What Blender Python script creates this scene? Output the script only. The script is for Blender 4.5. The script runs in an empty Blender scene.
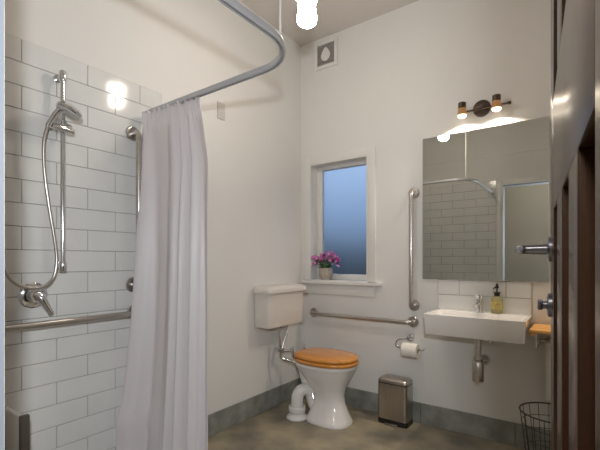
import bpy, bmesh, math, random
from mathutils import Vector, Matrix
random.seed(7)
S = bpy.context.scene
COL = S.collection
PI = math.pi

# ------------------------------------------------------------------ materials
def mat(name, col, rough=0.5, metal=0.0, spec=0.5, coat=0.0, trans=0.0, emit=None, estr=0.0,
        noise=None, bump=None, ior=1.45, coat_rough=0.05):
    m = bpy.data.materials.new(name); m.use_nodes = True
    nt = m.node_tree; b = nt.nodes['Principled BSDF']
    b.inputs['Base Color'].default_value = (*col, 1)
    b.inputs['Roughness'].default_value = rough
    b.inputs['Metallic'].default_value = metal
    b.inputs['Specular IOR Level'].default_value = spec
    b.inputs['Coat Weight'].default_value = coat
    b.inputs['Coat Roughness'].default_value = coat_rough
    b.inputs['Transmission Weight'].default_value = trans
    b.inputs['IOR'].default_value = ior
    if emit:
        b.inputs['Emission Color'].default_value = (*emit, 1)
        b.inputs['Emission Strength'].default_value = estr
    tc = nt.nodes.new('ShaderNodeTexCoord')
    if noise:                                   # (scale vec, second colour, detail, lo, hi)
        sc, col2, det, lo, hi = noise
        mp = nt.nodes.new('ShaderNodeMapping'); mp.inputs['Scale'].default_value = sc
        n = nt.nodes.new('ShaderNodeTexNoise'); n.inputs['Scale'].default_value = 1
        n.inputs['Detail'].default_value = det
        r = nt.nodes.new('ShaderNodeValToRGB')
        r.color_ramp.elements[0].position = lo; r.color_ramp.elements[0].color = (*col, 1)
        r.color_ramp.elements[1].position = hi; r.color_ramp.elements[1].color = (*col2, 1)
        nt.links.new(tc.outputs['Object'], mp.inputs[0]); nt.links.new(mp.outputs[0], n.inputs['Vector'])
        nt.links.new(n.outputs['Fac'], r.inputs[0]); nt.links.new(r.outputs[0], b.inputs['Base Color'])
    if bump:                                    # (scale vec, strength, distance)
        sc, st, di = bump
        mp = nt.nodes.new('ShaderNodeMapping'); mp.inputs['Scale'].default_value = sc
        n = nt.nodes.new('ShaderNodeTexNoise'); n.inputs['Scale'].default_value = 1
        n.inputs['Detail'].default_value = 4
        bp = nt.nodes.new('ShaderNodeBump'); bp.inputs['Strength'].default_value = st
        bp.inputs['Distance'].default_value = di
        nt.links.new(tc.outputs['Object'], mp.inputs[0]); nt.links.new(mp.outputs[0], n.inputs['Vector'])
        nt.links.new(n.outputs['Fac'], bp.inputs['Height']); nt.links.new(bp.outputs[0], b.inputs['Normal'])
    return m

M = {}
M['wall'] = mat('wall paint', (.75, .74, .715), .55, spec=.3, noise=((3, 3, 3), (.735, .725, .70), 3, .3, .7), bump=((60, 60, 60), .05, .002))
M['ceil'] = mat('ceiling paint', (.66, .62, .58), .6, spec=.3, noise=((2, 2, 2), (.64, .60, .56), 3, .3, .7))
M['jamb'] = mat('white jamb paint with cool light tint', (.23, .25, .28), .4, noise=((4, 4, 4), (.215, .235, .265), 2, .3, .7))  # white lining paint; cool light and toned-down glare set in its base colour
M['trim'] = mat('gloss trim paint', (.76, .75, .72), .3, spec=.5, noise=((4, 4, 4), (.74, .73, .70), 2, .3, .7))
M['tile'] = mat('glazed tile', (.74, .74, .725), .10, spec=.5, noise=((5, 5, 5), (.69, .69, .67), 2, .3, .7), bump=((9, 9, 9), .12, .002))
M['grout'] = mat('grout', (.42, .42, .41), .9, noise=((40, 40, 40), (.36, .36, .35), 3, .3, .7))
M['slate'] = mat('slate skirting tile', (.19, .20, .18), .45, noise=((9, 9, 9), (.33, .33, .30), 8, .35, .68), bump=((30, 30, 30), .25, .003))
M['floor'] = mat('slate floor tile', (.165, .15, .12), .42, noise=((3.5, 3.5, 3.5), (.38, .32, .22), 9, .36, .66), bump=((25, 25, 25), .3, .003))
M['chrome'] = mat('polished chrome', (.72, .73, .75), .12, metal=1, noise=((8, 8, 8), (.68, .69, .71), 2, .3, .7))
M['steel'] = mat('brushed steel', (.50, .47, .44), .3, metal=1, noise=((6, 6, 200), (.60, .57, .54), 3, .3, .7))
M['binsteel'] = mat('brushed bin steel', (.42, .385, .35), .3, metal=1, noise=((300, 300, 3), (.52, .48, .44), 3, .3, .7))
M['rail'] = mat('aluminium track', (.50, .51, .54), .35, metal=.35, noise=((6, 6, 6), (.47, .48, .51), 2, .3, .7))
M['gunmetal'] = mat('gunmetal', (.22, .22, .25), .28, metal=1, noise=((6, 6, 6), (.27, .27, .30), 2, .3, .7))
M['bronze'] = mat('dark bronze', (.07, .05, .042), .38, metal=.7, noise=((20, 20, 20), (.10, .072, .06), 2, .3, .7))
M['black'] = mat('black plastic', (.012, .012, .012), .35, noise=((9, 9, 9), (.018, .018, .018), 2, .3, .7))
M['wire'] = mat('dark green-grey wire', (.035, .04, .038), .45, metal=.4, noise=((9, 9, 9), (.05, .055, .05), 2, .3, .7))
M['china'] = mat('white vitreous china', (.78, .76, .74), .1, spec=.5, coat=.4, noise=((2, 2, 2), (.76, .74, .72), 2, .3, .7))
M['plastic'] = mat('white plastic', (.74, .73, .71), .35, noise=((5, 5, 5), (.71, .70, .68), 2, .3, .7))
M['cistern'] = mat('cream white cistern plastic', (.72, .67, .62), .3, noise=((3, 3, 3), (.70, .65, .60), 2, .3, .7))
M['oak'] = mat('honey varnished wood', (.58, .22, .035), .2, coat=.5, noise=((4, 55, 30), (.72, .32, .07), 5, .3, .7))
M['shelfwood'] = mat('pale orange pine', (.66, .33, .08), .35, noise=((5, 60, 30), (.76, .42, .13), 4, .3, .7))
M['door'] = mat('dark varnished timber', (.020, .0065, .0025), .25, spec=.75, noise=((30, 30, 2.5), (.042, .014, .006), 6, .3, .75), bump=((60, 60, 4), .08, .001))
M['paper'] = mat('toilet paper', (.80, .77, .72), .95, spec=.1, noise=((30, 30, 30), (.76, .73, .68), 2, .3, .7), bump=((90, 90, 90), .3, .002))
M['towel'] = mat('off-white terry towel', (.76, .73, .67), .95, spec=.1, noise=((80, 80, 80), (.68, .65, .60), 3, .3, .7), bump=((200, 200, 200), .6, .003))
M['grille'] = mat('grey vent mesh', (.22, .21, .20), .6, noise=((90, 90, 90), (.34, .33, .32), 2, .4, .6))
M['pot'] = mat('speckled stoneware', (.36, .31, .26), .8, noise=((55, 55, 55), (.50, .45, .38), 6, .35, .65), bump=((60, 60, 60), .4, .003))
M['soil'] = mat('potting soil', (.03, .02, .015), .95, noise=((90, 90, 90), (.06, .04, .03), 3, .3, .7))
M['leaf'] = mat('leaf', (.05, .11, .025), .5, noise=((30, 30, 30), (.10, .19, .05), 3, .3, .7))
M['petal'] = mat('magenta petal', (.42, .03, .27), .6, noise=((28, 28, 28), (.80, .36, .66), 3, .42, .62))
M['bud'] = mat('dark purple petal', (.16, .015, .10), .6, noise=((28, 28, 28), (.28, .03, .18), 3, .4, .6))
M['seatdark'] = mat('dark grey anodised frame', (.10, .085, .075), .4, metal=.5, noise=((8, 8, 8), (.14, .12, .105), 2, .3, .7))
M['soap'] = mat('amber soap', (.97, .92, .58), .06, trans=.85, ior=1.33, noise=((6, 6, 6), (.95, .89, .52), 2, .3, .7))
M['label'] = mat('soap label', (.62, .52, .18), .5, noise=((50, 50, 120), (.40, .30, .10), 3, .48, .6))
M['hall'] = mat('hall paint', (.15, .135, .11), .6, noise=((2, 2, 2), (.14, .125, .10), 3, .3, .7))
M['lampglass'] = mat('lit lamp glass', (.9, .85, .75), .3, emit=(1, .88, .76), estr=60)
M['spotglass'] = mat('lit spot lens', (.9, .85, .75), .3, emit=(1, .84, .62), estr=5)
M['amber'] = mat('glowing amber collar', (.30, .15, .06), .4, emit=(1, .45, .14), estr=.12)
M['mirror'] = mat('mirror silver', (.66, .67, .63), .015, metal=1, noise=((2, 2, 2), (.65, .66, .62), 1, .3, .7))
M['mirrorback'] = mat('mirror backing', (.62, .62, .60), .4, noise=((4, 4, 4), (.58, .58, .56), 2, .3, .7))
M['frost'] = mat('frosted glass', (.90, .92, .94), .42, trans=1, ior=1.3, bump=((120, 120, 120), .12, .001))
M['plate'] = mat('aged white plate', (.58, .56, .53), .4, noise=((5, 5, 5), (.56, .54, .51), 2, .3, .7))
M['hedge'] = mat('dark hedge', (.03, .035, .035), .9, noise=((6, 6, 6), (.06, .065, .06), 5, .3, .7))
M['outside'] = mat('dusky ground', (.05, .05, .05), .9, noise=((2, 2, 2), (.08, .08, .075), 3, .3, .7))

# curtain: slightly see-through cloth
M['door'].node_tree.nodes['Principled BSDF'].inputs['Specular Tint'].default_value = (1, .80, .66, 1)
M['panel'] = mat('dull dark timber panel', (.012, .004, .002), .65, spec=.2, noise=((30, 30, 2.5), (.024, .008, .004), 6, .3, .75), bump=((60, 60, 4), .08, .001))
def curtain_mat():
    m = bpy.data.materials.new('white curtain cloth'); m.use_nodes = True
    nt = m.node_tree; nt.nodes.clear()
    out = nt.nodes.new('ShaderNodeOutputMaterial'); mix = nt.nodes.new('ShaderNodeMixShader')
    d = nt.nodes.new('ShaderNodeBsdfPrincipled'); t = nt.nodes.new('ShaderNodeBsdfTranslucent')
    d.inputs['Base Color'].default_value = (.82, .785, .80, 1); d.inputs['Roughness'].default_value = .42
    t.inputs['Color'].default_value = (.88, .83, .83, 1)
    tc = nt.nodes.new('ShaderNodeTexCoord'); mp = nt.nodes.new('ShaderNodeMapping')
    mp.inputs['Scale'].default_value = (10, 10, 2.2)
    n = nt.nodes.new('ShaderNodeTexNoise'); n.inputs['Scale'].default_value = 1; n.inputs['Detail'].default_value = 5
    bp = nt.nodes.new('ShaderNodeBump'); bp.inputs['Strength'].default_value = .45; bp.inputs['Distance'].default_value = .02
    nt.links.new(tc.outputs['Object'], mp.inputs[0]); nt.links.new(mp.outputs[0], n.inputs['Vector'])
    nt.links.new(n.outputs['Fac'], bp.inputs['Height']); nt.links.new(bp.outputs[0], d.inputs['Normal'])
    mix.inputs[0].default_value = .3
    nt.links.new(d.outputs[0], mix.inputs[1]); nt.links.new(t.outputs[0], mix.inputs[2])
    nt.links.new(mix.outputs[0], out.inputs[0])
    return m
M['curtain'] = curtain_mat()

# ------------------------------------------------------------------ mesh builder
class MB:
    def __init__(s): s.bm = bmesh.new()
    def _hull(s, rings, cap0=True, cap1=True, closed=True):
        bm = s.bm; R = [[bm.verts.new(p) for p in r] for r in rings]
        n = len(rings[0])
        for a, b in zip(R[:-1], R[1:]):
            for i in range(n if closed else n - 1):
                j = (i + 1) % n
                try: bm.faces.new((a[i], a[j], b[j], b[i]))
                except ValueError: pass
        if cap0: bm.faces.new(list(reversed(R[0])))
        if cap1: bm.faces.new(R[-1])
        return s
    def box(s, x0, x1, y0, y1, z0, z1, bev=0.0, seg=2):
        b2 = bmesh.new()
        bmesh.ops.create_cube(b2, size=1)
        for v in b2.verts:
            v.co = Vector(((x0 + x1) / 2 + v.co.x * (x1 - x0), (y0 + y1) / 2 + v.co.y * (y1 - y0), (z0 + z1) / 2 + v.co.z * (z1 - z0)))
        if bev: bmesh.ops.bevel(b2, geom=list(b2.edges), offset=bev, segments=seg, profile=.5, affect='EDGES')
        me = bpy.data.meshes.new('t'); b2.to_mesh(me); b2.free(); s.bm.from_mesh(me); bpy.data.meshes.remove(me)
        return s
    def loft(s, rings, cap0=True, cap1=True): return s._hull(rings, cap0, cap1)
    def lathe(s, prof, c=(0, 0, 0), axis='z', n=32, cap=True):   # prof: list of (radius, height)
        rings = []
        for r, h in prof:
            ring = []
            for i in range(n):
                a = 2 * PI * i / n; u, v = max(r, 1e-4) * math.cos(a), max(r, 1e-4) * math.sin(a)
                p = {'z': (u, v, h), 'x': (h, u, v), 'y': (v, h, u)}[axis]
                ring.append((c[0] + p[0], c[1] + p[1], c[2] + p[2]))
            rings.append(ring)
        return s._hull(rings, cap, cap)
    def tube(s, pts, r, n=12, smooth=0, radii=None):
        P = [Vector(p) for p in pts]
        if smooth:
            Q = []; Rr = []
            for i in range(len(P) - 1):
                p0 = P[max(i - 1, 0)]; p1 = P[i]; p2 = P[i + 1]; p3 = P[min(i + 2, len(P) - 1)]
                for k in range(smooth):
                    t = k / smooth
                    Q.append(.5 * ((2 * p1) + (-p0 + p2) * t + (2 * p0 - 5 * p1 + 4 * p2 - p3) * t * t + (-p0 + 3 * p1 - 3 * p2 + p3) * t ** 3))
                    if radii: Rr.append(radii[i] * (1 - t) + radii[i + 1] * t)
            Q.append(P[-1])
            if radii: Rr.append(radii[-1]); radii = Rr
            P = Q
        d = (P[1] - P[0]).normalized()
        up = Vector((0, 0, 1)) if abs(d.z) < .9 else Vector((0, 1, 0))
        u = d.cross(up).normalized(); rings = []
        for i, p in enumerate(P):
            d2 = (P[min(i + 1, len(P) - 1)] - P[max(i - 1, 0)]).normalized()
            u = (u - d2 * u.dot(d2)).normalized(); v = d2.cross(u)
            rr = radii[i] if radii else r
            rings.append([tuple(p + u * rr * math.cos(2 * PI * k / n) + v * rr * math.sin(2 * PI * k / n)) for k in range(n)])
        return s._hull(rings)
    def build(s, name, m, parent=None, smooth=True, kind=None, label=None, origin=None, bevel=0, auto=35):
        bm = s.bm
        bmesh.ops.recalc_face_normals(bm, faces=bm.faces)
        if parent is not None: org = Vector(parent['_org'])
        elif origin: org = Vector(origin)
        else:
            c = [v.co for v in bm.verts]
            org = Vector(((min(p.x for p in c) + max(p.x for p in c)) / 2, (min(p.y for p in c) + max(p.y for p in c)) / 2, min(p.z for p in c)))
        for v in bm.verts: v.co -= org
        me = bpy.data.meshes.new(name); bm.to_mesh(me); bm.free()
        me.materials.append(M[m] if isinstance(m, str) else m)
        o = bpy.data.objects.new(name, me); COL.objects.link(o)
        o['_org'] = list(org)
        if parent is not None: o.parent = parent
        else: o.location = org
        if smooth:
            me.polygons.foreach_set('use_smooth', [True] * len(me.polygons))
            me.set_sharp_from_angle(angle=math.radians(auto))
        if bevel:
            b = o.modifiers.new('b', 'BEVEL'); b.width = bevel; b.segments = 2; b.limit_method = 'ANGLE'
        if kind: o['kind'] = kind
        if label: o['label'] = label
        return o

def thing(name, label, cat, loc, group=None):
    o = bpy.data.objects.new(name, None); COL.objects.link(o); o.location = loc
    o['_org'] = list(loc); o['label'] = label; o['category'] = cat
    o.empty_display_size = .05
    if group: o['group'] = group
    return o
def tag(o, label, cat, group=None):
    o['label'] = label; o['category'] = cat
    if group: o['group'] = group
    return o
def rr(cx, cy, hx, hy, r, z, n=6):
    pts = []
    for sx, sy, a0 in ((1, 1, 0), (-1, 1, PI / 2), (-1, -1, PI), (1, -1, 1.5 * PI)):
        for k in range(n + 1):
            a = a0 + PI / 2 * k / n
            pts.append((cx + sx * (hx - r) + r * math.cos(a), cy + sy * (hy - r) + r * math.sin(a), z))
    return pts
def egg(cx, cy, hx, hy, z, n=48, p=2.0, back=None):
    pts = []
    for k in range(n):
        a = 2 * PI * k / n; c, s_ = math.cos(a), math.sin(a)
        q = p if c > 0 else (back or p)
        pts.append((cx + hx * math.copysign(abs(c) ** (2 / q), c), cy + hy * math.copysign(abs(s_) ** (2 / q), s_), z))
    return pts
def struct(name, mb, m, **k):
    return mb.build(name, m, kind='structure', **k)

# ------------------------------------------------------------------ room shell
CH = 3.04; XR = 2.13; YF = -2.565; YO = -2.685; HB = -4.6   # ceiling height, right wall, front wall inner/outer, hall end
DX0, DX1, DZ = 1.208, 2.06, 2.065
b = MB(); b.box(-.12, 3.3, HB - .1, .25, -.1, 0); struct('floor', b, 'floor', smooth=False, origin=(0, 0, 0))
b = MB(); b.box(-.12, 3.3, HB - .1, .25, CH, CH + .1); struct('ceiling', b, 'ceil', smooth=False)
b = MB(); b.box(-.12, 0, YF - .12, .2, 0, CH); struct('wall_left', b, 'wall', smooth=False, origin=(0, 0, 0))
b = MB(); b.box(XR, XR + .12, YO, .2, 0, CH); struct('wall_right', b, 'wall', smooth=False, origin=(XR, 0, 0))
WX0, WX1, WZ0, WZ1 = .103, .645, 1.0, 1.987
b = MB()
b.box(0, WX0, 0, .2, 0, CH); b.box(WX1, XR, 0, .2, 0, CH); b.box(WX0, WX1, 0, .2, 0, WZ0); b.box(WX0, WX1, 0, .2, WZ1, CH)
struct('wall_back', b, 'wall', smooth=False, origin=(0, 0, 0))
b = MB()
b.box(0, DX0 - .02, YO, YF, 0, CH); b.box(DX1 + .02, XR, YO, YF, 0, CH); b.box(DX0 - .02, DX1 + .02, YO, YF, DZ + .02, CH)
struct('wall_front', b, 'wall', smooth=False, origin=(0, 0, 0))
# hall behind the doorway
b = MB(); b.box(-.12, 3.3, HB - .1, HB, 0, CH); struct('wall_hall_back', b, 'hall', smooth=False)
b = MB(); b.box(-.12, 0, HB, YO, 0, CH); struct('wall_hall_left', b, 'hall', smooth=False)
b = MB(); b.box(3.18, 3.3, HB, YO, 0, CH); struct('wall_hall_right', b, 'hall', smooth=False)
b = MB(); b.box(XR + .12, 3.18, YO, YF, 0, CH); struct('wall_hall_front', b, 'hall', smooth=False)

# door lining and architraves
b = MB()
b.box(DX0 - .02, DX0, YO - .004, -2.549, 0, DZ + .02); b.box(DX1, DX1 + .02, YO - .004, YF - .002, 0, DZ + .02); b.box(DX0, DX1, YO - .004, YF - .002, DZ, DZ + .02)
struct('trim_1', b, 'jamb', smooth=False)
b = MB()
b.box(1.135, DX0 - .003, YF + .0005, -2.546, 0, DZ + .07, bev=.003); struct('trim_2', b, 'trim')
b = MB(); b.box(DX0 + .0, XR - .002, YF + .0005, YF + .012, DZ + .012, DZ + .075, bev=.003); struct('trim_3', b, 'trim')
b = MB(); b.box(.002, XR - .002, YF + .0003, YF + .008, 2.445, 2.465, bev=.002); struct('trim_4', b, 'trim')   # batten over the wall joint

# tiles (real bevelled tiles over a grout bed)
TP, TL = .1031, .2845
def tiles(mb, axis, a0, a1, z0, z1, off, joint, face, sgn, top_full=True, g=.0016):
    nrow = int(round((z1 - z0) / TP + .49))
    for i in range(nrow):
        zt = z1 - i * TP; zb = max(zt - TP, z0)
        if zt - zb < .01: continue
        j0 = joint + (off if i % 2 else 0)
        k = math.floor((a0 - j0) / TL)
        while j0 + k * TL < a1 - .004:
            u0 = max(j0 + k * TL, a0); u1 = min(j0 + (k + 1) * TL, a1); k += 1
            if u1 - u0 < .012: continue
            f1 = face + sgn * .0075
            lo, hi = min(face, f1), max(face, f1)
            if axis == 'y': mb.box(lo, hi, u0 + g, u1 - g, zb + g, zt - g, bev=.0013, seg=1)
            else: mb.box(u0 + g, u1 - g, lo, hi, zb + g, zt - g, bev=.0013, seg=1)
b = MB(); b.box(0.0002, .005, YF + .004, -1.403, 0, 2.144); struct('trim_5', b, 'grout', smooth=False, origin=(0, 0, 0))
b = MB(); tiles(b, 'y', YF + .012, -1.404, .004, 2.143, TL / 2, -1.546, .002, 1); struct('trim_6', b, 'tile', smooth=False, origin=(0, 0, 0))
b = MB(); b.box(.009, 1.134, YF + .0002, YF + .005, 0, 2.144); struct('trim_7', b, 'grout', smooth=False)
b = MB(); tiles(b, 'x', .011, 1.134, .004, 2.143, TL / 2, .05, YF + .002, 1); struct('trim_8', b, 'tile', smooth=False)
b = MB(); b.box(1.183, 1.753, -.005, -.0002, .82, 1.0355); struct('trim_9', b, 'grout', smooth=False)
b = MB(); tiles(b, 'x', 1.184, 1.752, .829, 1.0352, TL / 2, 1.326, -.002, -1); struct('trim_10', b, 'tile', smooth=False)

# slate skirting
b = MB()
x = .0125
for w in (.45, .6, .6, .6):
    x1 = min(x + w, XR - .014); b.box(x + .001, x1 - .001, -.012, -.0003, .001, .147, bev=.002, seg=1); x = x1
    if x >= XR - .015: break
struct('baseboard_back', b, 'slate', smooth=False, origin=(0, 0, 0))
b = MB()
y = -1.402
for w in (.36, .6, .6):
    y1 = min(y + w, -.001); b.box(.0003, .012, y + .001, y1 - .001, .001, .147, bev=.002, seg=1); y = y1
    if y > -.002: break
struct('baseboard_left', b, 'slate', smooth=False, origin=(0, 0, 0))
b = MB()
b.box(XR - .012, XR - .0003, -2.5, -.001, .001, .147, bev=.002, seg=1)
struct('baseboard_right', b, 'slate', smooth=False, origin=(XR, 0, 0))

# ------------------------------------------------------------------ window
win = bpy.data.objects.new('window_1', None); COL.objects.link(win); win.location = (.374, 0, 1.0)
win['_org'] = [.374, 0, 1.0]; win['kind'] = 'structure'
b = MB()
b.box(.034, WX0, -.014, -.0003, WZ0, 2.045, bev=.002); b.box(WX1, .713, -.014, -.0003, WZ0, 2.045, bev=.002)
b.box(WX0, WX1, -.014, -.0003, WZ1, 2.045, bev=.002)
b.build('window_casing', 'trim', win)
b = MB()
b.box(WX0 + .0005, WX0 + .008, -.013, .17, WZ0, WZ1 - .0005); b.box(WX1 - .008, WX1 - .0005, -.013, .17, WZ0, WZ1 - .0005)
b.box(WX0 + .008, WX1 - .008, -.013, .17, WZ1 - .009, WZ1 - .0005)
b.build('window_lining', 'trim', win, smooth=False)
b = MB(); b.box(.03, .765, -.045, -.0003, .968, .996, bev=.005, seg=3); b.box(WX0 + .001, WX1 - .001, -.02, .17, .985, 1.004, bev=.002)
b.build('window_sill', 'trim', win)
b = MB(); b.box(.04, .708, -.013, -.0003, .885, .968, bev=.002); b.build('window_apron', 'trim', win)
b = MB()
SX0, SX1, SZ0, SZ1 = WX0 + .009, WX1 - .009, 1.0045, WZ1 - .0095
b.box(SX0, .163, .085, .125, SZ0, SZ1, bev=.003); b.box(.597, SX1, .085, .125, SZ0, SZ1, bev=.003)
b.box(.1632, .5968, .085, .125, SZ0, 1.05, bev=.003); b.box(.1632, .5968, .085, .125, 1.945, SZ1, bev=.003)
b.build('window_frame', 'trim', win)
b = MB(); b.box(.158, .602, .103, .108, 1.045, 1.95); b.build('glass', 'frost', win, smooth=False)
# outside
b = MB(); b.box(-6, 8, .6, 30, -1.1, -1.0); tag(b.build('ground', 'outside', smooth=False), 'dim ground outside seen blurred through the frosted window', 'ground')['kind'] = 'structure'
b = MB()
prof = []
for i in range(60):
    xx = -4 + i * .16
    prof.append(xx)
rings = []
for xx in prof:
    h = 1.52 + .10 * math.sin(xx * 2.1) + .07 * math.sin(xx * 5.3) + random.uniform(-.04, .04)
    rings.append([(xx, 3.3 + .25 * math.cos(a), (-1 + (h + 1) * .5) + (h + 1) * .5 * math.sin(a)) if 0 else (xx, 3.3 + .35 * math.cos(a), -1 + (h + 1) * (.5 + .5 * math.sin(a))) for a in [2 * PI * k / 14 for k in range(14)]])
b.loft(rings); tag(b.build('hedge', 'hedge'), 'dark hedge outside, blurred in the lower half of the frosted window', 'hedge')

# ------------------------------------------------------------------ grab rails
def grab(name, label, pA, pB, out, r=.0155, off=.062, group='brushed steel grab rails', base=None):
    A, B, O = Vector(pA), Vector(pB), Vector(out)
    root = thing(name, label, 'grab rail', tuple(base or A), group)
    d = (B - A).normalized(); rb = .032
    pts = [A + O * .004]
    for k in range(7):
        a = PI / 2 * k / 6
        pts.append(A + O * (off - rb + rb * math.sin(a)) + d * (rb - rb * math.cos(a)))
    for k in range(7):
        a = PI / 2 * k / 6
        pts.append(B + O * (off - rb + rb * math.cos(a)) - d * (rb - rb * math.sin(a)))
    pts.append(B + O * .004)
    MB().tube([tuple(p) for p in pts], r, n=20).build('bar', 'steel', root, auto=60)
    ax = 'x' if abs(O.x) > .5 else 'y'; sg = O.x + O.y
    for P in (A, B):
        prof = [(.02, sg * .013), (.036, sg * .011), (.040, sg * .006), (.040, sg * .0005)]
        MB().lathe(prof, tuple(P), ax, 28).build('flange', 'steel', root)
    return root
grab('grab_rail', 'upright steel grab rail on the white wall between the window and the mirror', (1.012, 0, .842), (1.012, 0, 1.655), (0, -1, 0))
grab('grab_rail', 'long horizontal steel grab rail on the wall under the window, beside the toilet', (.14, 0, .722), (1.005, 0, .722), (0, -1, 0))
grab('grab_rail', 'upright steel grab rail on white tiles at the shower curtain edge', (.0095, -1.592, 1.035), (.0095, -1.592, 1.862), (1, 0, 0))
grab('grab_rail', 'horizontal steel grab rail across the shower tiles below the mixer', (.0095, -2.35, .885), (.0095, -1.585, .885), (1, 0, 0))

# ------------------------------------------------------------------ shower fittings
t = thing('shower_slide_bar', 'tall chrome slide bar on the shower tiles carrying the hand shower', 'shower rail', (.06, -1.968, 1.115))
b = MB(); b.tube([(.06, -1.968, 1.115), (.06, -1.968, 2.045)], .0105, n=18); b.build('bar', 'chrome', t)
for z in (2.02, 1.14):
    b = MB(); b.lathe([(.018, .010), (.018, .014), (.011, .018), (.011, .058)], (0, -1.968, z), 'x', 20)
    b.lathe([(.0145, -.022), (.016, -.018), (.016, .018), (.0145, .022)], (.06, -1.968, z), 'z', 20)
    b.build('bracket', 'chrome', t)
b = MB(); b.lathe([(.014, -.028), (.019, -.022), (.019, .022), (.014, .028)], (.06, -1.968, 1.79), 'z', 20)
b.tube([(.078, -1.93, 1.768), (.08, -1.985, 1.772), (.092, -2.03, 1.775)], .015, n=14)
b.lathe([(.012, -.0), (.016, .004), (.016, .02), (.012, .024)], (.06, -1.955, 1.79), 'y', 16)
b.build('slider', 'chrome', t)

t = thing('hand_shower', 'chrome hand shower with round head tilted on its slide bar, hose looping down', 'hand shower', (.095, -2.035, 1.76))
b = MB(); b.tube([(.09, -2.043, 1.762), (.10, -2.027, 1.80), (.11, -2.008, 1.835), (.118, -1.985, 1.856)], .012, n=16, smooth=4, radii=[.012, .0135, .014, .017])
b.build('handle', 'chrome', t)
def disc_at(c, nrm, prof, n=36):
    nrm = Vector(nrm).normalized(); q = nrm.to_track_quat('Z', 'Y'); rings = []
    for r, h in prof:
        rings.append([tuple(Vector(c) + q @ Vector((max(r, 1e-4) * math.cos(2 * PI * k / n), max(r, 1e-4) * math.sin(2 * PI * k / n), h))) for k in range(n)])
    return MB().loft(rings)
disc_at((.125, -1.968, 1.846), (-.16, -.376, -.91), [(.02, -.026), (.045, -.016), (.056, -.004), (.057, .006), (.052, .011)]).build('shower_head', 'chrome', t)
disc_at((.125, -1.968, 1.846), (-.16, -.376, -.91), [(.05, .0112), (.048, .014), (.001, .0145)]).build('spray_face', 'plastic', t)
hose = [(.09, -2.043, 1.764), (.085, -2.055, 1.70), (.08, -2.055, 1.62), (.078, -2.048, 1.53), (.075, -2.03, 1.40), (.072, -2.008, 1.265), (.07, -1.998, 1.17), (.07, -2.012, 1.09), (.075, -2.06, 1.05), (.08, -2.13, 1.055), (.08, -2.185, 1.10), (.07, -2.215, 1.2), (.06, -2.235, 1.35), (.05, -2.245, 1.47), (.02, -2.25, 1.505)]
b = MB(); b.tube(hose, .0072, n=10, smooth=8); b.build('hose', M['steel'], t, auto=60)
b = MB(); b.lathe([(.028, .0095), (.026, .014), (.012, .016), (.012, .034)], (0, -2.25, 1.505), 'x', 20); b.build('wall_elbow', 'chrome', t)

t = thing('shower_mixer', 'round chrome shower mixer plate with a lever pointing down on the tiles', 'shower mixer', (.0095, -2.072, 1.012))
b = MB(); b.lathe([(.058, .0095), (.058, .013), (.052, .018), (.03, .022), (.03, .05), (.026, .056)], (0, -2.072, 1.012), 'x', 40); b.build('wall_plate', 'chrome', t)
b = MB(); b.tube([(.05, -2.07, 1.018), (.066, -2.055, .995), (.074, -2.035, .955), (.078, -2.022, .93)], .012, n=14, smooth=5, radii=[.022, .018, .0125, .010]); b.build('lever', 'chrome', t)

# fold-down seat at the near left
t = thing('folding_shower_bench', 'white folding shower bench with dark metal end frame, bottom left against the tiles', 'shower seat', (.17, -2.2, .25))
b = MB(); b.box(.0296, .238, -2.2, -2.176, .27, .556, bev=.008, seg=3); b.build('bench_panel', 'china', t)
b = MB(); b.box(.239, .262, -2.204, -2.172, .25, .566, bev=.004); b.box(.0098, .239, -2.198, -2.178, .25, .268, bev=.004); b.build('end_frame', 'seatdark', t)
b = MB(); b.box(.0098, .0295, -2.215, -2.165, .24, .5, bev=.003); b.build('wall_bracket', 'seatdark', t)

# ------------------------------------------------------------------ curtain track and curtain
t = thing('curtain_track', 'grey curved curtain track running from the shower wall towards the doorway', 'curtain rail', (1.09, -1.5, 2.0))
ZT = 2.0; path = [(.006, -1.5)]
path += [(.2 * k, -1.5) for k in range(1, 5)]
RC = .2
for k in range(13):
    a = PI / 2 * k / 12; path.append((1.09 - RC + RC * math.sin(a), -1.5 - RC + RC * math.cos(a)))
path += [(1.09, -1.8 - .2 * k) for k in range(0, 4)]; path.append((1.09, YF + .01))
rings = []
for i, (x, y) in enumerate(path):
    x0, y0 = path[max(i - 1, 0)]; x1, y1 = path[min(i + 1, len(path) - 1)]
    d = Vector((x1 - x0, y1 - y0, 0)).normalized(); nn = Vector((-d.y, d.x, 0))
    ring = []
    for (u, v) in ((-.011, .013), (.011, .013), (.013, .008), (.013, -.008), (.009, -.013), (.004, -.013), (.004, -.006), (-.004, -.006), (-.004, -.013), (-.009, -.013), (-.013, -.008), (-.013, .008)):
        p = Vector((x, y, ZT)) + nn * u; ring.append((p.x, p.y, ZT + v))
    rings.append(ring)
b = MB(); b.loft(rings); b.build('track', 'rail', t, auto=25)
b = MB(); b.tube([(1.016, -1.553, ZT + .012), (1.016, -1.553, CH - .004)], .0045, n=10); b.lathe([(.014, CH - .012), (.02, CH - .003), (.02, CH - .0005)], (1.016, -1.553, 0), 'z', 20)
b.build('ceiling_rod', 'trim', t)

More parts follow.
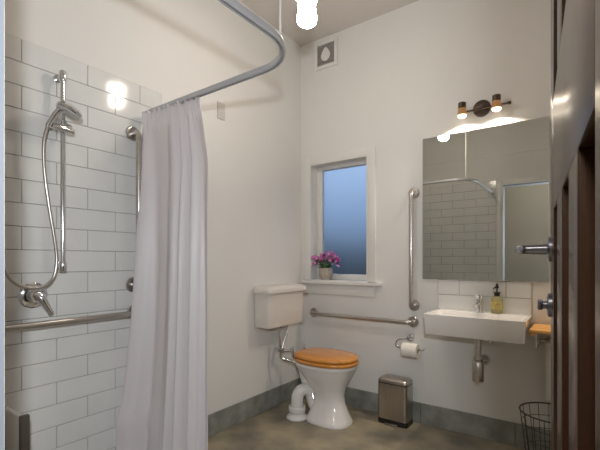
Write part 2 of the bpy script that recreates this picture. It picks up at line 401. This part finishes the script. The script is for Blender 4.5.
ct = thing('shower_curtain', 'white gathered shower curtain hanging from the curved track over the tiles', 'shower curtain', (.25, -1.5, .03))
NS, NT = 260, 60; ztop, zbot = 1.975, .03
def cpt(s, tt):
    # s 0..1 along, tt 0 (top) .. 1 (bottom)
    xl = .045 + .035 * tt ** 2; xr = .475 + .07 * min(tt * 6, 1) + .045 * tt
    ph = 2 * PI * (4.3 * s + .45 * math.sin(2 * PI * s * 1.3 + .6))
    A = .014 + .022 * min(1, tt * 3) + .022 * tt
    am = .65 + .35 * math.sin(2 * PI * (s * 1.7 + .2))
    y = -1.5 - .012 + A * am * math.sin(ph) + .012 * math.sin(2.3 * ph + 1 + 2 * tt) * tt
    x = xl + (xr - xl) * s + .012 * math.cos(ph) * min(1, tt * 4) * am
    y -= (1 - s) ** 1.5 * (.045 + .005 * tt + .175 * tt ** 2.4) + .03 * tt * s
    # gathers at the very top, a small kink near the hem on the left
    if tt < .06: y += .010 * math.sin(2 * PI * 22 * s) * (1 - tt / .06)
    y += -.022 * math.exp(-((tt - .84) / .035) ** 2) * math.exp(-((s - .12) / .13) ** 2)
    z = ztop + (zbot - ztop) * tt + (.010 * math.sin(2 * PI * 11 * s) * max(0, 1 - tt / .04)) + (.012 * math.sin(2 * PI * 3 * s) * tt ** 6)
    return (x, y, z)
bm = bmesh.new(); G = [[bm.verts.new(cpt(i / NS, (j / NT) ** 1.15)) for i in range(NS + 1)] for j in range(NT + 1)]
for j in range(NT):
    for i in range(NS): bm.faces.new((G[j][i], G[j][i + 1], G[j + 1][i + 1], G[j + 1][i]))
b = MB(); b.bm.free(); b.bm = bm; o = b.build('cloth', 'curtain', ct, auto=180)
sd = o.modifiers.new('s', 'SOLIDIFY'); sd.thickness = .0012
for k in range(9):
    xk = .058 + k * .049
    b = MB(); b.tube([(xk, -1.5, 1.998), (xk, -1.5, 1.982), (xk + .002, -1.506, 1.974), (xk, -1.51, 1.966)], .0022, n=8); b.build('hook', 'plastic', ct)

# blank plate on left wall
b = MB(); b.box(.0003, .009, -.972, -.905, 2.13, 2.245, bev=.003, seg=2)
tag(b.build('cover_plate', 'plate'), 'blank white cover plate high on the left wall beyond the curtain', 'cover plate')

# ------------------------------------------------------------------ extractor vent
t = thing('wall_vent', 'square white wall vent with grey mesh high in the corner', 'vent', (.263, 0, 2.775))
b = MB()
for (x0, x1, z0, z1) in ((.153, .18, 2.775, 3.0), (.347, .374, 2.775, 3.0), (.18, .347, 2.775, 2.802), (.18, .347, 2.973, 3.0)): b.box(x0, x1, -.02, -.0003, z0, z1, bev=.003)
b.build('frame', 'trim', t)
b = MB(); b.box(.18, .347, -.009, -.0003, 2.802, 2.973)
for k in range(8): b.box(.183 + .021 * k, .187 + .021 * k, -.013, -.009, 2.803, 2.972)
for k in range(8): b.box(.181, .346, -.0135, -.0095, 2.806 + .021 * k, 2.810 + .021 * k)
b.build('mesh_grille', 'grille', t, smooth=False)
b = MB(); r0 = [(.2635 + q * .045 * math.cos(a) * (1 if math.sin(a) < 0 else 1 - .45 * math.sin(a)), -.0145, 2.882 + q * .05 * math.sin(a) * (1.25 if math.sin(a) > 0 else 1)) for q in (1,) for a in [2 * PI * k / 28 for k in range(28)]]
b.loft([r0, [(x, -.018, z) for x, y, z in r0]]); b.build('centre_cap', 'trim', t)

# ------------------------------------------------------------------ pendant lamp
LX, LY = .895, -1.19
t = thing('ceiling_lamp', 'bright glass ceiling lamp hanging above the middle of the bathroom', 'lamp', (LX, LY, 2.31))
b = MB(); b.lathe([(.001, 2.336), (.028, 2.339), (.046, 2.352), (.050, 2.374), (.046, 2.40), (.042, 2.424), (.044, 2.45), (.054, 2.476), (.058, 2.49)], (LX, LY, 0), 'z', 40, cap=True); b.build('glass_shade', 'lampglass', t)
b = MB(); b.lathe([(.060, 2.491), (.064, 2.493), (.064, 2.512), (.045, 2.53), (.018, 2.545), (.012, 2.56)], (LX, LY, 0), 'z', 36); b.build('fitting', 'trim', t)
b = MB(); b.lathe([(.0085, 2.56), (.0085, 3.015), (.048, 3.018), (.05, 3.0395)], (LX, LY, 0), 'z', 24); b.build('stem', 'trim', t)

# ------------------------------------------------------------------ cistern
CY0, CY1 = -.620, -.178; cy = (CY0 + CY1) / 2; hy = (CY1 - CY0) / 2
t = thing('toilet_cistern', 'cream white toilet cistern fixed high on the left wall in the corner', 'cistern', (.09, cy, .66))
b = MB()
R = []
for z, g in ((.664, -.016), (.668, -.010), (.68, -.007), (.80, -.003), (.925, 0)):
    R.append(rr(.001 + (.165 + g) / 2, cy, (.165 + g) / 2, hy + g, .03 if z > .67 else .028, z))
b.loft(R); b.build('tank', 'cistern', t, auto=40)
b = MB(); R = []
for z, g in ((.922, .006), (.926, .017), (.947, .019), (.958, .015), (.968, .003), (.976, -.03)):
    R.append(rr(.0015 + (.17 + g) / 2, cy, (.17 + g) / 2, hy + g, .04, z))
b.loft(R); b.build('lid', 'cistern', t, auto=50)
b = MB(); b.lathe([(.012, 0), (.012, .02), (.009, .024)], (.12, CY1 - .001, .895), 'y', 16); b.tube([(.12, CY1 + .022, .895), (.135, CY1 + .026, .895), (.185, CY1 + .026, .893)], .007, n=12); b.build('flush_lever', 'chrome', t)
# pipework
t = thing('flush_pipe', 'chrome flush pipe bending from under the cistern to the toilet pan', 'pipe', (.09, -.39, .4))
b = MB(); b.tube([(.09, -.41, .663), (.09, -.41, .56), (.092, -.408, .45), (.105, -.40, .41), (.14, -.38, .392), (.19, -.355, .380), (.232, -.331, .371)], .0125, n=16, smooth=6); b.build('pipe', 'chrome', t, auto=60)
for z in (.655, .47): 
    b = MB(); b.lathe([(.016, -.012), (.02, -.008), (.02, .008), (.016, .012)], (.09, -.41, z), 'z', 8); b.build('nut', 'chrome', t)
b = MB(); b.tube([(.185, -.358, .381), (.205, -.347, .376)], .019, n=10); b.build('nut', 'chrome', t)
t = thing('water_supply_pipe', 'thin chrome supply pipe and tap valve under the cistern', 'pipe', (.09, -.34, .4))
b = MB(); b.tube([(.10, -.318, .663), (.098, -.330, .60), (.09, -.362, .52), (.088, -.3725, .49)], .0065, n=12, smooth=5); b.build('pipe', 'chrome', t)
b = MB(); b.lathe([(.014, .44), (.015, .46), (.012, .49), (.008, .497)], (.088, -.3725, 0), 'z', 14); b.tube([(.088, -.37, .455), (.12, -.32, .452), (.13, -.305, .452)], .0085, n=12); b.tube([(.088, -.355, .462), (.0, -.35, .462)], .008, n=12); b.lathe([(.016, 0), (.018, .012), (.01, .02)], (.13, -.315, .452), 'y', 12); b.build('valve', 'chrome', t)

# ------------------------------------------------------------------ toilet
PX, PY = .455, -.325
t = thing('toilet', 'white toilet pan with honey-coloured wooden seat and closed lid', 'toilet', (.53, PY, 0))
b = MB(); R = []
for z, cx, hx, hy_, cy_, p in ((0.0, .508, .166, .132, -.345, 2.5), (.012, .508, .167, .133, -.345, 2.5), (.03, .506, .160, .124, -.343, 2.4), (.08, .502, .138, .102, -.338, 2.3), (.14, .498, .118, .084, -.332, 2.2), (.19, .492, .116, .083, -.328, 2.2), (.24, .484, .134, .100, -.326, 2.2), (.29, .476, .163, .126, -.325, 2.2), (.34, .470, .196, .150, -.325, 2.2), (.375, .467, .218, .163, -.325, 2.2), (.388, .466, .226, .168, -.325, 2.2), (.393, .466, .231, .172, -.325, 2.2), (.412, .466, .233, .173, -.325, 2.2), (.416, .466, .229, .169, -.325, 2.2)):
    R.append(egg(cx, cy_, hx, hy_, z, p=p, back=p + .6))
b.loft(R); pan = b.build('pan', 'china', t, auto=70)
b = MB(); b.tube([(.275, -.325, .375), (.285, -.33, .31), (.33, -.34, .21), (.38, -.35, .11), (.43, -.355, .03)], .05, n=22, smooth=6, radii=[.046, .052, .055, .056, .05]); b.build('trap', 'china', t, auto=80)
b = MB(); b.tube([(.30, PY, .355), (.235, PY - .005, .37)], .03, n=18, radii=[.045, .028]); b.build('inlet_spigot', 'china', t, auto=80)
for sy in (-.103, .103):
    b = MB(); b.lathe([(.012, .018), (.012, .028), (.007, .034), (.001, .035)], (.43 + .04 * (sy > 0), -.345 + sy * 1.06, 0), 'z', 14); b.build('screw_cap', 'china', t)
b = MB(); R = []
for z, g in ((.419, -.008), (.422, -.001), (.433, .003), (.443, .0), (.446, -.006)): R.append(egg(PX + .011, PY, .245 + g, .181 + g, z, p=2.15, back=2.6))
b.loft(R); b.build('seat', 'oak', t, auto=60)
b = MB(); R = []
for z, g in ((.449, -.010), (.451, -.003), (.460, .003), (.470, .001), (.477, -.008), (.4825, -.025), (.486, -.08), (.487, -.15)): R.append(egg(PX + .011, PY, .243 + g, .180 + g, z, p=2.15, back=2.6))
b.loft(R); b.build('seat_lid', 'oak', t, auto=60)
for sy in (-.075, .075):
    b = MB(); b.lathe([(.010, .424), (.010, .50), (.007, .507), (.001, .508)], (.210, PY + sy, 0), 'z', 14); b.tube([(.210, PY + sy, .452), (.235, PY + sy, .4478)], .006, n=8); b.build('hinge', 'chrome', t)
CXP, CYP = .285, -.445
b = MB(); b.tube([(.36, -.365, .185), (.335, -.385, .205), (.305, -.415, .200), (CXP + .002, CYP + .008, .165), (CXP, CYP, .11), (CXP, CYP, .01)], .044, n=26, smooth=6); b.build('waste_elbow', 'plastic', t, auto=80)
b = MB(); b.lathe([(.048, .045), (.060, .046), (.063, .052), (.063, .084), (.059, .09), (.052, .088), (.050, .076)], (CXP, CYP, 0), 'z', 32); b.build('waste_collar', 'plastic', t)
b = MB(); b.lathe([(.078, .0005), (.080, .008), (.074, .018), (.064, .026), (.052, .044)], (CXP, CYP, 0), 'z', 36); b.build('floor_flange', 'plastic', t)

# ------------------------------------------------------------------ pedal bin
bx, by = .908, -.094; hx, hy = .109, .068
t = thing('pedal_bin', 'small brushed steel rectangular pedal bin on the floor below the toilet roll', 'bin', (bx, by, 0))
b = MB(); b.loft([rr(bx, by, hx, hy, .022, z) for z in (.036, .285)]); b.build('body', 'binsteel', t, auto=50)
b = MB(); b.loft([rr(bx, by, hx + .001, hy + .001, .022, .0), rr(bx, by, hx + .001, hy + .001, .022, .035)])
b.build('plinth', 'black', t, auto=50)
b = MB(); b.loft([rr(bx, by, hx - .002, hy - .002, .02, .286), rr(bx, by, hx - .002, hy - .002, .02, .291)]); b.build('rim_band', 'black', t)
b = MB(); R = []
for z, g in ((.292, 0), (.302, .001), (.312, -.002), (.322, -.012), (.329, -.028), (.332, -.048)): R.append(rr(bx, by, hx + g, hy + g, max(.012, .022 + min(g, 0) * .2), z))
b.loft(R); b.build('lid', 'binsteel', t, auto=60)
b = MB(); b.box(bx - .045, bx + .045, by - hy - .022, by - hy - .0015, .006, .014, bev=.003); b.build('pedal', 'steel', t)

# ------------------------------------------------------------------ toilet roll
t = thing('toilet_roll_holder', 'chrome toilet roll holder on the wall under the end of the grab rail', 'roll holder', (.985, 0, .605))
b = MB(); b.lathe([(.026, -.0003), (.026, -.006), (.022, -.01), (.012, -.012), (.012, -.05), (.009, -.056)], (.985, 0, .605), 'y', 24); b.build('wall_mount', 'chrome', t)
b = MB(); b.tube([(.985, -.045, .605), (.95, -.055, .602), (.912, -.062, .59), (.90, -.066, .565), (.905, -.07, .545), (.925, -.07, .541), (1.0, -.07, .541), (1.098, -.07, .541), (1.105, -.07, .553)], .0042, n=10, smooth=5); b.build('wire_arm', 'chrome', t, auto=60)
t = thing('toilet_roll', 'white toilet paper roll hanging on the wall holder beside the basin', 'toilet roll', (1.01, -.07, .475))
b = MB(); n = 40
RO, RI, zc = .052, .02, .541 - .0
rings = []
for (r, x) in ((RI, .957), (RO - .002, .957), (RO, .959), (RO, 1.063), (RO - .002, 1.065), (RI, 1.065), (RI, .957)):
    rings.append([(x, -.07 + r * math.cos(2 * PI * k / n), .527 + r * math.sin(2 * PI * k / n)) for k in range(n)])
b.loft(rings, False, False); b.build('paper', 'paper', t)
b = MB(); rings = []
for (r, x) in ((RI - .0002, .9572), (RI - .0002, 1.0648), (RI - .002, 1.0648), (RI - .002, .9572), (RI - .0002, .9572)):
    rings.append([(x, -.07 + r * math.cos(2 * PI * k / n), .527 + r * math.sin(2 * PI * k / n)) for k in range(n)])
b.loft(rings, False, False); b.build('cardboard_tube', 'pot', t)

# ------------------------------------------------------------------ basin
X0, X1, Y0, Y1, Z0, Z1 = 1.187, 1.755, -.325, -.0075, .705, .832
t = thing('wash_basin', 'white rectangular wall-hung wash basin below the mirror', 'basin', ((X0 + X1) / 2, Y1, Z0))
b = MB(); mx, my = (X0 + X1) / 2, (Y0 + Y1) / 2; hx, hy = (X1 - X0) / 2, (Y1 - Y0) / 2
bmx, bmy, bhx, bhy = mx, -.197, hx - .022, .112
R = [rr(mx, my, hx - .012, hy - .006, .012, Z0), rr(mx, my, hx - .008, hy - .003, .012, Z0 + .004), rr(mx, my, hx - .001, hy, .010, Z1 - .006), rr(mx, my, hx, hy, .010, Z1 - .003), rr(mx, my, hx - .003, hy - .003, .009, Z1),
     rr(bmx, bmy, bhx + .002, bhy + .002, .02, Z1), rr(bmx, bmy, bhx, bhy, .02, Z1 - .003), rr(bmx, bmy, bhx - .01, bhy - .01, .03, Z1 - .05), rr(bmx, bmy, bhx - .035, bhy - .03, .03, Z1 - .075), rr(bmx, bmy, .02, .02, .018, Z1 - .085)]
b.loft(R); b.build('bowl', 'china', t, auto=40)
b = MB(); b.lathe([(.022, Z1 - .0845), (.022, Z1 - .081), (.015, Z1 - .079), (.001, Z1 - .079)], (bmx, bmy, 0), 'z', 24); b.build('waste', 'chrome', t)
# tap on back ledge
TX, TY = 1.462, -.052
t = thing('basin_tap', 'short chrome mixer tap standing on the basin ledge', 'tap', (TX, TY, Z1))
b = MB(); b.lathe([(.024, Z1 + .0003), (.024, Z1 + .006), (.02, Z1 + .01), (.0185, Z1 + .085)], (TX, TY, 0), 'z', 24); b.build('body', 'chrome', t)
b = MB(); b.tube([(TX, TY - .008, Z1 + .055), (TX, TY - .06, Z1 + .058), (TX, TY - .095, Z1 + .048)], .012, n=14, radii=[.014, .0125, .011]); b.build('spout', 'chrome', t)
b = MB(); b.loft([rr(TX, TY - .002, .020, .020, .008, Z1 + .088), rr(TX, TY - .004, .022, .024, .008, Z1 + .108), rr(TX, TY - .01, .018, .03, .008, Z1 + .116)]); b.build('lever', 'chrome', t)
# soap
SX, SY = 1.565, -.05
t = thing('soap_dispenser', 'clear bottle of yellow soap with black pump on the basin ledge', 'soap bottle', (SX, SY, Z1))
b = MB(); b.lathe([(.030, Z1 + .0003), (.034, Z1 + .004), (.034, Z1 + .092), (.027, Z1 + .104), (.013, Z1 + .11), (.013, Z1 + .116)], (SX, SY, 0), 'z', 32); b.build('bottle', 'soap', t)
b = MB(); rings = []
for z in (Z1 + .03, Z1 + .08): rings.append([(SX + .0344 * math.sin(a), SY - .0344 * math.cos(a), z) for a in [-1.1 + 2.2 * k / 16 for k in range(17)]])
b._hull(rings, False, False, closed=False); b.build('label', 'label', t)
b = MB(); b.lathe([(.0165, Z1 + .112), (.0165, Z1 + .132), (.008, Z1 + .135), (.0045, Z1 + .137), (.0045, Z1 + .158), (.011, Z1 + .16), (.011, Z1 + .168), (.006, Z1 + .185), (.004, Z1 + .19)], (SX, SY, 0), 'z', 20)
b.tube([(SX, SY, Z1 + .164), (SX - .012, SY - .03, Z1 + .163), (SX - .015, SY - .038, Z1 + .156)], .0045, n=8); b.lathe([(.0225, Z1 + .1305), (.0225, Z1 + .1345)], (SX, SY, 0), 'z', 20); b.build('pump', 'black', t)
# bottle trap
t = thing('bottle_trap', 'chrome bottle trap hanging under the wash basin', 'waste trap', (1.478, -.17, .42))
b = MB(); b.lathe([(.032, .42), (.034, .424), (.034, .535), (.028, .546), (.022, .552)], (1.478, -.17, 0), 'z', 28); b.build('cup', 'steel', t)
b = MB(); b.lathe([(.0205, .549), (.0205, .69)], (1.478, -.17, 0), 'z', 20); b.lathe([(.030, .682), (.030, .7045)], (1.478, -.17, 0), 'z', 20); b.lathe([(.026, .553), (.026, .572)], (1.478, -.17, 0), 'z', 10); b.build('tailpiece', 'steel', t)
b = MB(); b.tube([(1.48, -.15, .518), (1.482, -.02, .518)], .014, n=18); b.build('outlet_arm', 'chrome', t)
b = MB(); b.lathe([(.016, -.03), (.03, -.018), (.036, -.004), (.036, -.0004)], (1.482, 0, .518), 'y', 28); b.build('wall_flange', 'chrome', t)
b = MB(); b.lathe([(.009, .668), (.014, .676), (.014, .69), (.01, .7045)], (1.555, -.20, 0), 'z', 14)
tag(b.build('basin_bolt', 'chrome'), 'small chrome bolt on the underside of the wash basin', 'bolt')

# ------------------------------------------------------------------ mirror and lamp above
t = thing('wall_mirror', 'large frameless rectangular mirror on the wall above the wash basin', 'mirror', (1.462, 0, 1.038))
b = MB(); b.box(1.083, 1.842, -.018, -.0078, 1.039, 2.027); b.build('backing', 'mirrorback', t, smooth=False)
b = MB(); b.box(1.081, 1.844, -.0235, -.0182, 1.037, 2.029, bev=.0012, seg=1); b.build('glass', 'mirror', t, smooth=False)

t = thing('wall_spotlight_bar', 'dark bronze wall lamp with two lit downward spots above the mirror', 'wall lamp', (1.467, 0, 2.16))
b = MB(); b.lathe([(.054, -.0004), (.055, -.008), (.05, -.02), (.03, -.025), (.012, -.027), (.012, -.05)], (1.467, 0, 2.165), 'y', 36); b.build('backplate', 'bronze', t)
b = MB(); b.tube([(1.345, -.055, 2.147), (1.635, -.055, 2.147)], .0065, n=12); b.lathe([(.01, 1.628), (.011, 1.63), (.011, 1.642), (.008, 1.646)], (0, -.055, 2.147), 'x', 12); b.build('arm', 'bronze', t)
for sx in (1.362, 1.567):
    b = MB(); b.lathe([(.02, 2.204), (.0245, 2.201), (.0245, 2.168), (.022, 2.166)], (sx, -.078, 0), 'z', 28); b.build('spot_head', 'bronze', t)
    b = MB(); b.lathe([(.023, 2.1655), (.026, 2.150), (.0285, 2.126), (.0285, 2.1205), (.0265, 2.1205)], (sx, -.078, 0), 'z', 28, cap=True); c = b.build('lamp_collar', 'amber', t)
    b = MB(); b.lathe([(.0262, 2.1202), (.0255, 2.112), (.018, 2.106), (.001, 2.105)], (sx, -.078, 0), 'z', 28); b.build('lens', 'spotglass', t)

# ------------------------------------------------------------------ shelf, towel, basket
t = thing('slatted_shelf', 'small pale wooden slatted wall shelf to the right of the basin', 'shelf', (1.93, 0, .76))
for (ya, yb) in ((-.075, -.012), (-.142, -.081), (-.21, -.148), (-.278, -.216)):
    b = MB(); b.box(1.763, 2.10, ya, yb, .765, .783, bev=.004); b.build('slat', 'shelfwood', t)
for xa in (1.77, 2.07):
    b = MB(); b.box(xa, xa + .024, -.272, -.013, .748, .7648, bev=.003); b.build('bearer', 'shelfwood', t)
b = MB(); b.tube([(1.79, -.006, .66), (1.79, -.18, .66), (1.79, -.19, .67), (1.79, -.19, .748)], .0035, n=8); b.tube([(1.79, -.006, .66), (1.79, -.006, .748)], .0035, n=8)
b.tube([(1.785, -.11, .70), (2.09, -.11, .70)], .006, n=10); b.build('wire_bracket', 'chrome', t)
b = MB(); bm = b.bm
n1, n2 = 26, 30; G = []
for j in range(n2 + 1):
    f = j / n2; L = .70 * f * 1.0
    row = []
    for i in range(n1 + 1):
        x = 1.835 + .20 * i / n1
        if f < .48: y = -.121 - .006 * math.sin(i * .5) ; z = .35 + (.70 - .35) * f / .48
        elif f > .52: y = -.099 + .004 * math.sin(i * .5); z = .70 - (.70 - .42) * (f - .52) / .48
        else:
            a = PI * (f - .48) / .04; y = -.11 - .011 * math.cos(a); z = .70 + .011 * math.sin(a)
        row.append(bm.verts.new((x, y, z)))
    G.append(row)
for j in range(n2):
    for i in range(n1): bm.faces.new((G[j][i], G[j][i + 1], G[j + 1][i + 1], G[j + 1][i]))
o = b.build('hand_towel', 'towel', None, auto=180); m_ = o.modifiers.new('s', 'SOLIDIFY'); m_.thickness = .007; m_.offset = 1
tag(o, 'off-white hand towel hanging below the small wooden shelf', 'towel')

t = thing('wire_basket', 'dark wire waste basket on the floor below the small wooden shelf', 'basket', (1.875, -.34, 0))
bcx, bcy = 1.878, -.34
def ringpts(r, z, n=40): return [(bcx + r * math.cos(2 * PI * k / n), bcy + r * math.sin(2 * PI * k / n), z) for k in range(n + 1)]
b = MB(); b.tube(ringpts(.152, .365), .0042, n=8); b.build('rim', 'wire', t)
for z in (.02, .09, .16, .23, .30):
    f = z / .365; b = MB(); b.tube(ringpts(.108 + .044 * f, max(z, .004)), .0017 if z > .03 else .003, n=6); b.build('hoop', 'wire', t)
for k in range(18):
    a = 2 * PI * k / 18
    b = MB(); b.tube([(bcx + .108 * math.cos(a), bcy + .108 * math.sin(a), .004), (bcx + .152 * math.cos(a), bcy + .152 * math.sin(a), .365)], .0018, n=6); b.build('upright_wire', 'wire', t)
b = MB()
for k in range(-2, 3): b.tube([(bcx - .1, bcy + k * .035, .006), (bcx + .1, bcy + k * .035, .006)], .0018, n=6)
for k in range(-2, 3): b.tube([(bcx + k * .035, bcy - .1, .006), (bcx + k * .035, bcy + .1, .006)], .0018, n=6)
b.build('base_grid', 'wire', t)

# ------------------------------------------------------------------ pot plant
fx, fy, fz = .242, .022, 1.0045
t = thing('potted_flowers', 'magenta flowers in a small stone-coloured pot on the window sill', 'pot plant', (fx, fy, fz))
b = MB(); b.lathe([(.036, fz), (.043, fz + .006), (.056, fz + .032), (.060, fz + .062), (.056, fz + .098), (.049, fz + .098), (.049, fz + .086), (.001, fz + .085)], (fx, fy, 0), 'z', 36); b.build('pot', 'pot', t)
b = MB(); b.lathe([(.001, fz + .0855), (.048, fz + .0865), (.048, fz + .09), (.001, fz + .094)], (fx, fy, 0), 'z', 24); b.build('soil', 'soil', t)
stems, leaves = MB(), MB()
def petal(mb, c, d, side, L, W):
    c = Vector(c); d = Vector(d).normalized(); s_ = Vector(side).normalized(); nrm = d.cross(s_)
    P = [c, c + d * L * .45 + s_ * W * .5 + nrm * L * .08, c + d * L + nrm * L * .22, c + d * L * .45 - s_ * W * .5 + nrm * L * .08]
    Q = [p + nrm * .0006 for p in P]
    mb.loft([[tuple(p) for p in P], [tuple(p) for p in Q]])
for i in range(92):
    a = random.uniform(0, 2 * PI); rr_ = (random.random() ** .6) * .135
    hgt = .225 - .62 * max(0, rr_ - .06) + random.uniform(-.065, .015)
    yy = rr_ * math.sin(a) * .55 - .008
    top = Vector((fx + rr_ * math.cos(a), fy + yy, fz + hgt))
    top.x = max(top.x, WX0 + .022); top.y = min(top.y, .07)
    root = Vector((fx + .025 * math.cos(a), fy + .025 * math.sin(a), fz + .092))
    mid = (root + top) / 2 + Vector((0, 0, .02))
    stems.tube([tuple(root), tuple(mid), tuple(top)], .0010, n=5, smooth=3)
    mbx = MB(); mk = 'petal' if random.random() < .74 else 'bud'
    ax = Vector((random.uniform(-.6, .6), random.uniform(-1.2, -.1), random.uniform(.1, 1))).normalized()
    u = ax.cross(Vector((.3, .2, 1))).normalized(); v = ax.cross(u)
    for k in range(5):
        q = 2 * PI * k / 5 + i; dd = u * math.cos(q) + v * math.sin(q) + ax * .35
        petal(mbx, top, dd, dd.cross(ax), random.uniform(.015, .021), .014)
    mbx.build('bloom', mk, t, smooth=False)
for i in range(40):
    a = random.uniform(0, 2 * PI); r1 = random.uniform(.03, .075)
    c = Vector((fx + r1 * .6 * math.cos(a), fy + r1 * .6 * math.sin(a) - .004, fz + .095 + random.uniform(0, .045)))
    dd = Vector((math.cos(a), math.sin(a) * .6, random.uniform(-.45, .35)))
    petal(leaves, c, dd, dd.cross(Vector((0, 0, 1))), random.uniform(.028, .042), .024)
stems.build('stems', 'leaf', t); leaves.build('leaves', 'leaf', t, smooth=False)

# ------------------------------------------------------------------ door (open towards the room, free edge far from the camera)
HG = (2.031, -2.577); DL = .80; DH = 2.04
door = bpy.data.objects.new('door_1', None); COL.objects.link(door)
door.location = (HG[0], HG[1], 0); door.rotation_euler = (0, 0, math.atan2(.9957, -.0927)); door['_org'] = [0, 0, 0]; door['kind'] = 'structure'
def sx(s): return DL - s            # s measured from the free edge
z_r0, z_r1 = 1.267, 1.475
def dbox(name, s0, s1, z0, z1, y0=-.04, y1=0, m='door', bev=.002):
    b = MB(); b.box(sx(s1), sx(s0), y0, y1, z0, z1, bev=bev); return b.build(name, m, door)
dbox('stile', 0, .135, .006, DH); dbox('stile', .715, DL, .006, DH)
dbox('rail', .1351, .7149, z_r0, z_r1); dbox('rail', .1351, .7149, .006, .22); dbox('rail', .1351, .7149, DH - .11, DH)
for (a, c) in ((.27, .385), (.505, .60)):
    dbox('muntin', a, c, .2201, z_r0 - .0001); dbox('muntin', a, c, z_r1 + .0001, DH - .1101)
for (a, c) in ((.1352, .2698), (.3852, .5048), (.6002, .7148)):
    dbox('panel', a, c, .2202, z_r0 - .0002, -.030, -.018, 'panel'); dbox('panel', a, c, z_r1 + .0002, DH - .1102, -.030, -.018, 'panel')
b = MB(); b.lathe([(.0255, .0002), (.0255, .005), (.022, .007), (.011, .008), (.0095, .042)], (sx(.058), 0, 1.192), 'y', 28)
b.tube([(sx(.058), .038, 1.192), (sx(.058), .050, 1.192), (sx(.064), .057, 1.192), (sx(.085), .058, 1.191), (sx(.155), .054, 1.190)], .0095, n=16, smooth=5, radii=[.0095, .0095, .009, .008, .0055])
b.build('door_handle', 'gunmetal', door, auto=60)
b = MB(); b.lathe([(.0245, .0002), (.0245, .006), (.02, .008), (.008, .009), (.008, .016)], (sx(.058), 0, 1.077), 'y', 28); b.box(sx(.058) - .0035, sx(.058) + .0035, .016, .025, 1.066, 1.088, bev=.002); b.build('privacy_turn', 'gunmetal', door, auto=60)

# ------------------------------------------------------------------ lights
def light(name, typ, loc, power, col, **k):
    l = bpy.data.lights.new(name, typ); l.energy = power; l.color = col
    for a, v in k.items(): setattr(l, a, v)
    o = bpy.data.objects.new(name, l); COL.objects.link(o); o.location = loc; return o
WARM = (1, .86, .70)
for i, lx in enumerate((1.362, 1.567)):
    light('spot_lamp_light', 'AREA', (lx, -.078, 2.1045), 3.0, WARM, shape='DISK', size=.04, spread=math.radians(145))
light('hall_lamp_light', 'POINT', (2.11, -2.88, 1.45), 66, (.92, .96, 1.0), shadow_soft_size=.03)
o = light('hall_fill_light', 'AREA', (1.6, -3.6, CH - .05), 34, (1, .95, .88), size=.8)  # unseen area light, added as soft fill through the doorway

# sky at dusk
w = bpy.data.worlds.new('dusk'); S.world = w; w.use_nodes = True
nt = w.node_tree; bg = nt.nodes['Background']
tc = nt.nodes.new('ShaderNodeTexCoord'); sep = nt.nodes.new('ShaderNodeSeparateXYZ'); rp = nt.nodes.new('ShaderNodeValToRGB')
nt.links.new(tc.outputs['Generated'], sep.inputs[0]); nt.links.new(sep.outputs['Z'], rp.inputs[0]); nt.links.new(rp.outputs[0], bg.inputs[0])
e = rp.color_ramp.elements; e[0].position = 0; e[0].color = (.10, .14, .22, 1); e[1].position = .30; e[1].color = (.42, .58, .86, 1)
k_ = e.new(.12); k_.color = (.17, .28, .47, 1)
bg.inputs[1].default_value = 1.0

# ------------------------------------------------------------------ camera
cd = bpy.data.cameras.new('camera'); cam = bpy.data.objects.new('camera', cd); COL.objects.link(cam)
cam.location = (2.0185, -2.7984, 1.17); cam.rotation_euler = (PI / 2, 0, math.radians(35.95))
cd.sensor_width = 36; cd.lens = 393.7 / 600 * 36; cd.shift_y = 35 / 600; cd.clip_start = .01
S.camera = cam
S.view_settings.view_transform = 'Standard'; S.view_settings.look = 'None'
S.view_settings.exposure = .38; S.view_settings.gamma = 1; S.view_settings.use_curve_mapping = False
S.cycles.use_denoising = True; S.cycles.max_bounces = 8; S.cycles.caustics_reflective = False; S.cycles.sample_clamp_indirect = 4
for o in list(bpy.data.objects):
    if '_org' in o: del o['_org']
